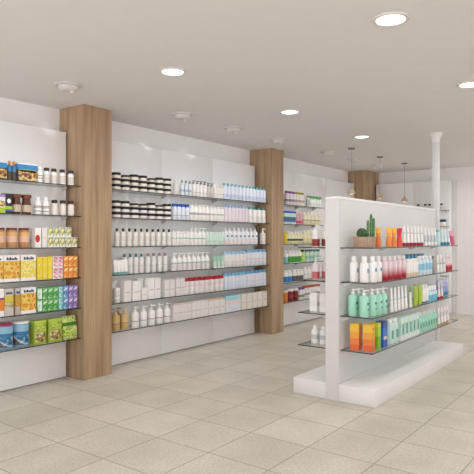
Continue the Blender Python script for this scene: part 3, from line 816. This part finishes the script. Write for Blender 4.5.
run(GA, 0, 6.612, 6.956, 3, tube('cream_tube', 'tube', .0765, .19, .035, M('#dde6ec', .35), M('#1f7f93', .4), [(.3, .75, M('#c9dce8', .4))], cap_w=.85), 'pale blue tube with teal cap', rz=.12)
pk = shaped('cream_tube', 'tube', [(0, .018, .024, 0, .022), (.05, .018, .024, 0, .016), (.11, .012, .026, 1, .006), (.17, .003, .03, 1, -.006)], [M('#d8577f', .4), M('#ec9fb4', .4)], part='tube_body')
run(GA, 0, 6.956, 7.078, 1, pk, 'leaning pink tube at the far end', rz=-.85)
wsb = bottle('shampoo_bottle', 'bottle', .078, .228, W, W, cap_h=.045, cap_w=.6, bands=[(.45, .66, M('#6fa3c4', .4), 0, .45)], shoulder=.025)
for x, y, what in ((-2.2, 4.685, 'at the near corner by the centre panel'), (-2.09, 4.66, 'foremost at the shelf corner')):
    put(wsb, (x, y, GZ[1] + .0012), f'large white shampoo bottle {what}, second gondola shelf', 'large white shampoo bottles, second gondola shelf')
run(GA, 1, 4.676, 4.913, 2, bottle('shampoo_bottle', 'bottle', .072, .228, W, W, cap_h=.045, cap_w=.6, bands=[(.5, .68, M('#5f93bd', .4), 0, .5)], shoulder=.025), 'white shampoo bottle with blue mark')
run(GA, 1, 4.924, 5.516, 5, bottle('spray_bottle', 'bottle', .072, .222, fade('#b01238', '#e3cdd0', .03, .12), M('#e6dedd', .25), cap_h=.04, cap_w=.75, shoulder=.012), 'red-footed clear spray bottle')
run(GA, 1, 5.53, 5.847, 4, bottle('lotion_bottle', 'bottle', .064, .18, W, W, cap_h=.02, cap_w=.85, bands=[(.02, .25, M('#d8c3a2', .4))], shoulder=.006), 'short white bottle with beige foot')
run(GA, 1, 5.743, 6.278, 5, carton('cream_box', 'box', .062, .05, .22, [(0, M('#8fbfd6', .4)), (.3, M('#dfe8ee', .4)), (.6, M('#5f9dbd', .4)), (.9, M('#4a86a8', .4))]), 'blue and white box', xoff=-.09)
run(GA, 1, 5.862, 6.312, 4, bottle('lotion_bottle', 'bottle', .066, .2, M('#cfe2ec', .35), W, cap_h=.03, cap_w=.7, bands=[(.3, .7, M('#8fc4dc', .4))]), 'pale blue bottle with white cap')
run(GA, 1, 6.329, 6.433, 1, bottle('lotion_bottle', 'bottle', .058, .19, M('#a8a5a3', .35), GREY, cap_h=.03), 'slim grey bottle')
run(GA, 1, 6.45, 6.8, 3, tube('cream_tube', 'tube', .0765, .2, .02, W, W, [(.4, .5, M('#a9cdbf', .4))]), 'white tube with green mark', rz=.12)
run(GA, 1, 6.819, 7.057, 2, bottle('spray_bottle', 'bottle', .085, .2, fade('#c01c42', '#e6d0d2', .05, .09), M('#e6dedd', .25), cap_h=.04, cap_w=.75, shoulder=.012), 'red-footed bottle at the far end')
mp_ = pump_bottle('pump_bottle', 'bottle', .082, .238, M('#a9dfc8', .3), W, [(.55, .66, M('#3f6f9a', .4), 0, .45), (.3, .38, M('#4a86a0', .4), 0, .3)], pump_h=.048, shoulder=.022)
for k, (x, y, what) in enumerate(((-2.205, 4.675, 'mint pump bottle at the near corner, front of the set'), (-2.09, 4.655, 'mint pump bottle standing foremost at the shelf edge'),
              (-2.2, 4.785, 'mint pump bottle half hidden behind the near pair'), (-2.06, 4.755, 'mint pump bottle third along the shelf edge'),
              (-2.055, 4.87, 'mint pump bottle fourth along the shelf edge'), (-2.05, 4.975, 'mint pump bottle next to the white tubes'))):
    put(mp_, (x, y, GZ[2] + .0012), what + ', third shelf of gondola', 'mint pump bottles, third shelf of gondola')
run(GA, 2, 5.078, 5.544, 5, tube('cream_tube', 'tube', .0666, .222, .02, W, W, [(.4, .5, M('#d3e2ea', .4))], cap_w=.7), 'white tube with pale blue mark', rz=.12)
run(GA, 2, 5.552, 5.699, 1, tube('cream_tube', 'tube', .0765, .205, .018, M('#e2e8d2', .4), W, [(.7, 1.0, M('#5f8f3a', .4))]), 'white tube with leafy green top', rz=.12)
cur = shaped('cream_tube', 'tube', [(0, .018, .024, 0, .0), (.03, .02, .028, 0, .004), (.1, .018, .03, 0, .012), (.165, .012, .03, 0, .008), (.2, .004, .026, 0, -.004)], [LIME], part='tube_body', extra=[('cap', to_mesh('cap', loft_bm([(.2005, .004, .02, 0, -.004), (.215, .004, .016, 0, -.006)], n=14), M('#7c9a22', .4)))])
run(GA, 2, 5.708, 5.97, 2, cur, 'curved lime green tube', rz=-.3)
run(GA, 2, 5.985, 6.178, 2, bottle('lotion_bottle', 'bottle', .07, .19, W, W, cap_h=.03, bands=[(.0 + .02, .1, M('#38506a', .4))]), 'white bottle with dark foot')
run(GA, 2, 6.188, 6.468, 3, bottle('lotion_bottle', 'bottle', .068, .165, M('#6cc4dc', .25), W, cap_h=.05, cap_w=.7, bands=[(.6, .95, M('#cfe8ee', .4))]), 'aqua bottle with white top')
run(GA, 2, 6.486, 6.705, 2, tube('cream_tube', 'tube', .072, .2, .025, M('#e6dcdc', .4), RED, [(.5, .7, M('#e2c4c8', .4))], cap_w=.7), 'white tube with red cap', rz=.12)
run(GA, 2, 6.716, 7.057, 3, bottle('lotion_bottle', 'bottle', .075, .2, M('#b7bbe0', .35), M('#d3d6ea', .4), cap_h=.03, cap_w=.8, bands=[(.02, .1, M('#2a8a9a', .4)), (.3, .7, M('#9aa4d8', .4))]), 'lilac blue bottle with teal foot', xoff=-.05)
gx = carton('supplement_box', 'box', .085, .085, .235, [(0, M('#e2622e', .4)), (.22, M('#e8813a', .4)), (.45, M('#eea03c', .4)), (.7, M('#efbf3a', .4))], panel=(.2, .8, .78, .86, M('#d9902c', .4)))
for x, y, r, what in ((-2.185, 4.69, .1, 'orange and yellow box nearer the centre panel'), (-2.065, 4.70, .1, 'orange and yellow box nearest the shelf corner')):
    put(gx, (x, y, GZ[3] + .0012), what + ', lowest gondola shelf', 'orange and yellow boxes, lowest gondola shelf', r)
put(carton('supplement_box', 'box', .07, .085, .235, [(0, M('#7fb52c', .4)), (.5, M('#a9cc3a', .4)), (.85, M('#d3d43a', .4))]), (-2.055, 4.815, GZ[3] + .0012), 'lime green box between orange and blue boxes, lowest gondola shelf', None, .05)
put(carton('supplement_box', 'box', .1, .075, .235, [(0, M('#1d57b0', .35)), (.3, M('#1f6fc4', .35)), (.75, M('#174a94', .35))], panel=(.15, .85, .3, .42, M('#e3d9c0', .4))), (-2.05, 4.945, GZ[3] + .0012), 'deep blue box beside the lime box, lowest gondola shelf', None)
run(GA, 3, 5.078, 5.303, 2, bottle('shampoo_bottle', 'bottle', .085, .235, M('#cfe6dd', .35), W, cap_h=.035, cap_w=.7, bands=[(.25, .65, M('#5fa596', .4), 0, .6)]), 'white bottle with teal label')
run(GA, 3, 5.329, 5.862, 5, carton('cream_box', 'box', .09, .07, .225, [(0, M('#e2e8e3', .4)), (.2, M('#bfe0d2', .4)), (.75, M('#d6eae2', .4))], panel=(.3, .7, .25, .7, M('#3f8f86', .4))), 'mint box with teal panel')
run(GA, 3, 5.871, 6.468, 7, pump_bottle('pump_bottle', 'bottle', .078, .205, M('#a4dac2', .35), W, [(.3, .62, M('#4f9c8c', .4), 0, .5)], pump_h=.04, nozzle=False), 'mint bottle with white pump')
run(GA, 3, 6.486, 6.936, 4, tube('cream_tube', 'tube', .0765, .2, .02, W, M('#c9a05a', .4), [(.4, .7, M('#ddd6e0', .4))], cap_w=.7), 'white tube with gold cap', rz=.12)

# ---- gondola, wall side (seen past the end panel)
rp_ = pump_bottle('pump_bottle', 'bottle', .07, .21, W, W, [(.04, .45, M('#8f2f36', .4))], pump_h=.045)
rp2 = pump_bottle('pump_bottle', 'bottle', .07, .21, M('#e3d7d7', .3), W2, [(.04, .45, M('#c4606a', .4))], pump_h=.045)
for s, p, col in ((0, rp_, 'dark red'), (1, rp2, 'rose')):
    for x, y, what in ((-2.605, 4.72, 'outermost'), (-2.55, 4.80, 'beside the end panel')):
        put(p, (x, y, GZ[s] + .0012), f'white pump bottle with {col} label, {what}, {GSHELF[s]}, gondola wall side', f'{col} labelled pump bottles, gondola wall side')
wb = carton('medicine_box', 'box', .08, .08, .17, [(0, W), (.3, W2), (.6, W)], panel=(.2, .8, .3, .5, LG))
for x, y, what in ((-2.63, 4.75, 'outermost'), (-2.525, 4.75, 'beside the end panel')):
    put(wb, (x, y, GZ[2] + .0012), f'white box with grey print, {what}, third shelf, gondola wall side', 'white boxes, gondola wall side')
wl = bottle('lotion_bottle', 'bottle', .075, .17, W, W, cap_h=.03, cap_w=.6, bands=[(.3, .6, M('#c9c8d0', .4))], shoulder=.03)
for x, y, what in ((-2.63, 4.75, 'outermost'), (-2.54, 4.75, 'beside the end panel')):
    put(wl, (x, y, GZ[3] + .0012), f'white rounded bottle, {what}, lowest shelf, gondola wall side', 'white bottles, gondola wall side')

# ---- end wall shelf
eb = bottle('lotion_bottle', 'bottle', .07, .125, W2, M('#3a3634', .4), cap_h=.035, cap_w=.75, bands=[(.3, .6, LG)])
for x, what in ((-3.77, 'farthest from the support pole'), (-3.63, 'second of the dark-capped three'), (-3.55, 'just before the support pole'), (-3.325, 'just past the support pole')):
    put(eb, (x, 10.90, SZ[0] + .0012), f'small dark-capped bottle on the end wall top shelf, {what}', 'dark-capped bottles on the end wall')
put(jar('cream_jar', 'jar', .12, .13, .05, W, NAVY), (-3.30, 10.90, SZ[1] + .0012), 'white jar with navy lid on the end wall second shelf', None)

# ---- potted cactus on the gondola
pc = empty('potted_cactus', (-2.15, 4.80, GZ[0] + .0012))
tag(pc, 'wooden planter with round and columnar cacti on the top gondola shelf', 'plant')
PW = wood_mat('planter_wood', '#a98c74', '#967a62', '#b89e86', 6)
bm = loft_bm([(0, .066, .088, 0), (.094, .075, .1, 0), (.094, .068, .093, 0), (.085, .068, .093, 0)], 'rect', cap_top=False)
obj('pot', to_mesh('pot', bm, PW), pc)
obj('soil', to_mesh('soil', loft_bm([(.07, .066, .09, 0), (.084, .067, .092, 0)], 'rect'), M('#4a3d30', .9)), pc)
CACT = picture(['#22401f', '#2f5529', '#4a7440', '#1d361b'], 60, .6)
CACT2 = picture(['#35602f', '#4c7a42', '#6a935c', '#2c5128'], 40, .6)
def cactus_bm(h, r, ribs, ball=False):
    bm = bmesh.new()
    n = ribs * 2
    rows = []
    zs = 12
    for k in range(zs + 1):
        t = k / zs
        if ball:
            a = -PI / 2 * .75 + (PI / 2 * .75 + PI / 2 * .97) * t
            rr, z = r * math.cos(a), r * math.sin(a) + r * .9
        else:
            rr = r * (1 if t < .85 else math.sqrt(max(.02, 1 - ((t - .85) / .15) ** 2))) * (.9 + .1 * math.sin(t * PI))
            z = h * t
        rows.append([bm.verts.new((rr * (1 if i % 2 else .84) * math.cos(2 * PI * i / n), rr * (1 if i % 2 else .84) * math.sin(2 * PI * i / n), z)) for i in range(n)])
    for a, b in zip(rows[:-1], rows[1:]):
        for i in range(n):
            bm.faces.new((a[i], a[(i + 1) % n], b[(i + 1) % n], b[i])).smooth = True
    bm.faces.new(list(reversed(rows[0]))); bm.faces.new(rows[-1])
    return bm
obj('round_cactus', to_mesh('round_cactus', cactus_bm(.1, .05, 14, True), CACT), pc, (-.005, -.045, .078))
for x, y, h, r in ((.03, .005, .165, .0125), (.045, .04, .225, .0135), (.055, .075, .185, .0125)):
    obj('columnar_cactus', to_mesh('columnar_cactus', cactus_bm(h, r, 6), CACT2), pc, (x, y, .083))

# ------------------------------------------------------------------ light, camera, view
LOWER_FILL = (5.5, 5.5, 5.75, 1)
PALE_SKY = (1.5, 1.56, 1.65, 1)
w = bpy.data.worlds.new('World'); scene.world = w
w.use_nodes = True
wn = w.node_tree
bg = wn.nodes['Background']
bg.inputs[1].default_value = 1.0
wtc = wn.nodes.new('ShaderNodeTexCoord')
wsp = wn.nodes.new('ShaderNodeSeparateXYZ')
wrp = wn.nodes.new('ShaderNodeValToRGB')
wmr = wn.nodes.new('ShaderNodeMapRange')
wmr.inputs['From Min'].default_value = -.12; wmr.inputs['From Max'].default_value = .12
wmx = wn.nodes.new('ShaderNodeMixRGB')
wmx.inputs[1].default_value = LOWER_FILL      # brighter lower half, made up to send light to the ceiling
wmx.inputs[2].default_value = PALE_SKY           # hazy sky above the horizon
wn.links.new(wtc.outputs['Generated'], wsp.inputs[0])
wn.links.new(wsp.outputs['Z'], wmr.inputs['Value'])
wn.links.new(wmr.outputs[0], wmx.inputs[0])
wn.links.new(wmx.outputs[0], bg.inputs[0])
wn.nodes.remove(wrp)
def portal(loc, rot, sx, sy):  # sampling guide for the added light openings
    d = bpy.data.lights.new('added_opening_portal', 'AREA')
    d.shape = 'RECTANGLE'; d.size = sx; d.size_y = sy
    d.cycles.is_portal = True
    o = bpy.data.objects.new('added_opening_portal', d); COL.objects.link(o)
    o.location = loc; o.rotation_euler = rot
portal((XR + .07, -.9, 1.435), (0, PI / 2, 0), 2.57, 4.2)
portal((1.05, YF - .07, 1.41), (PI / 2, 0, 0), 11.9, 2.62)
portal((XR + .07, 8.85, 1.435), (0, PI / 2, 0), 2.57, 4.1)

cam = bpy.data.cameras.new('camera')
co = bpy.data.objects.new('camera', cam); COL.objects.link(co)
co.location = (0, 0, 1.45)
co.rotation_euler = (PI / 2, 0, math.radians(36.854))
cam.sensor_width = 36
cam.lens = 565 / 474 * 36
cam.shift_y = 1.5 / 474
cam.clip_start = .05
scene.camera = co
vs = scene.view_settings
vs.view_transform = 'Standard'; vs.look = 'None'; vs.gamma = 1; vs.use_curve_mapping = False
vs.exposure = -.42
scene.cycles.max_bounces = 10
scene.cycles.diffuse_bounces = 6
scene.cycles.transparent_max_bounces = 24
scene.cycles.use_denoising = True
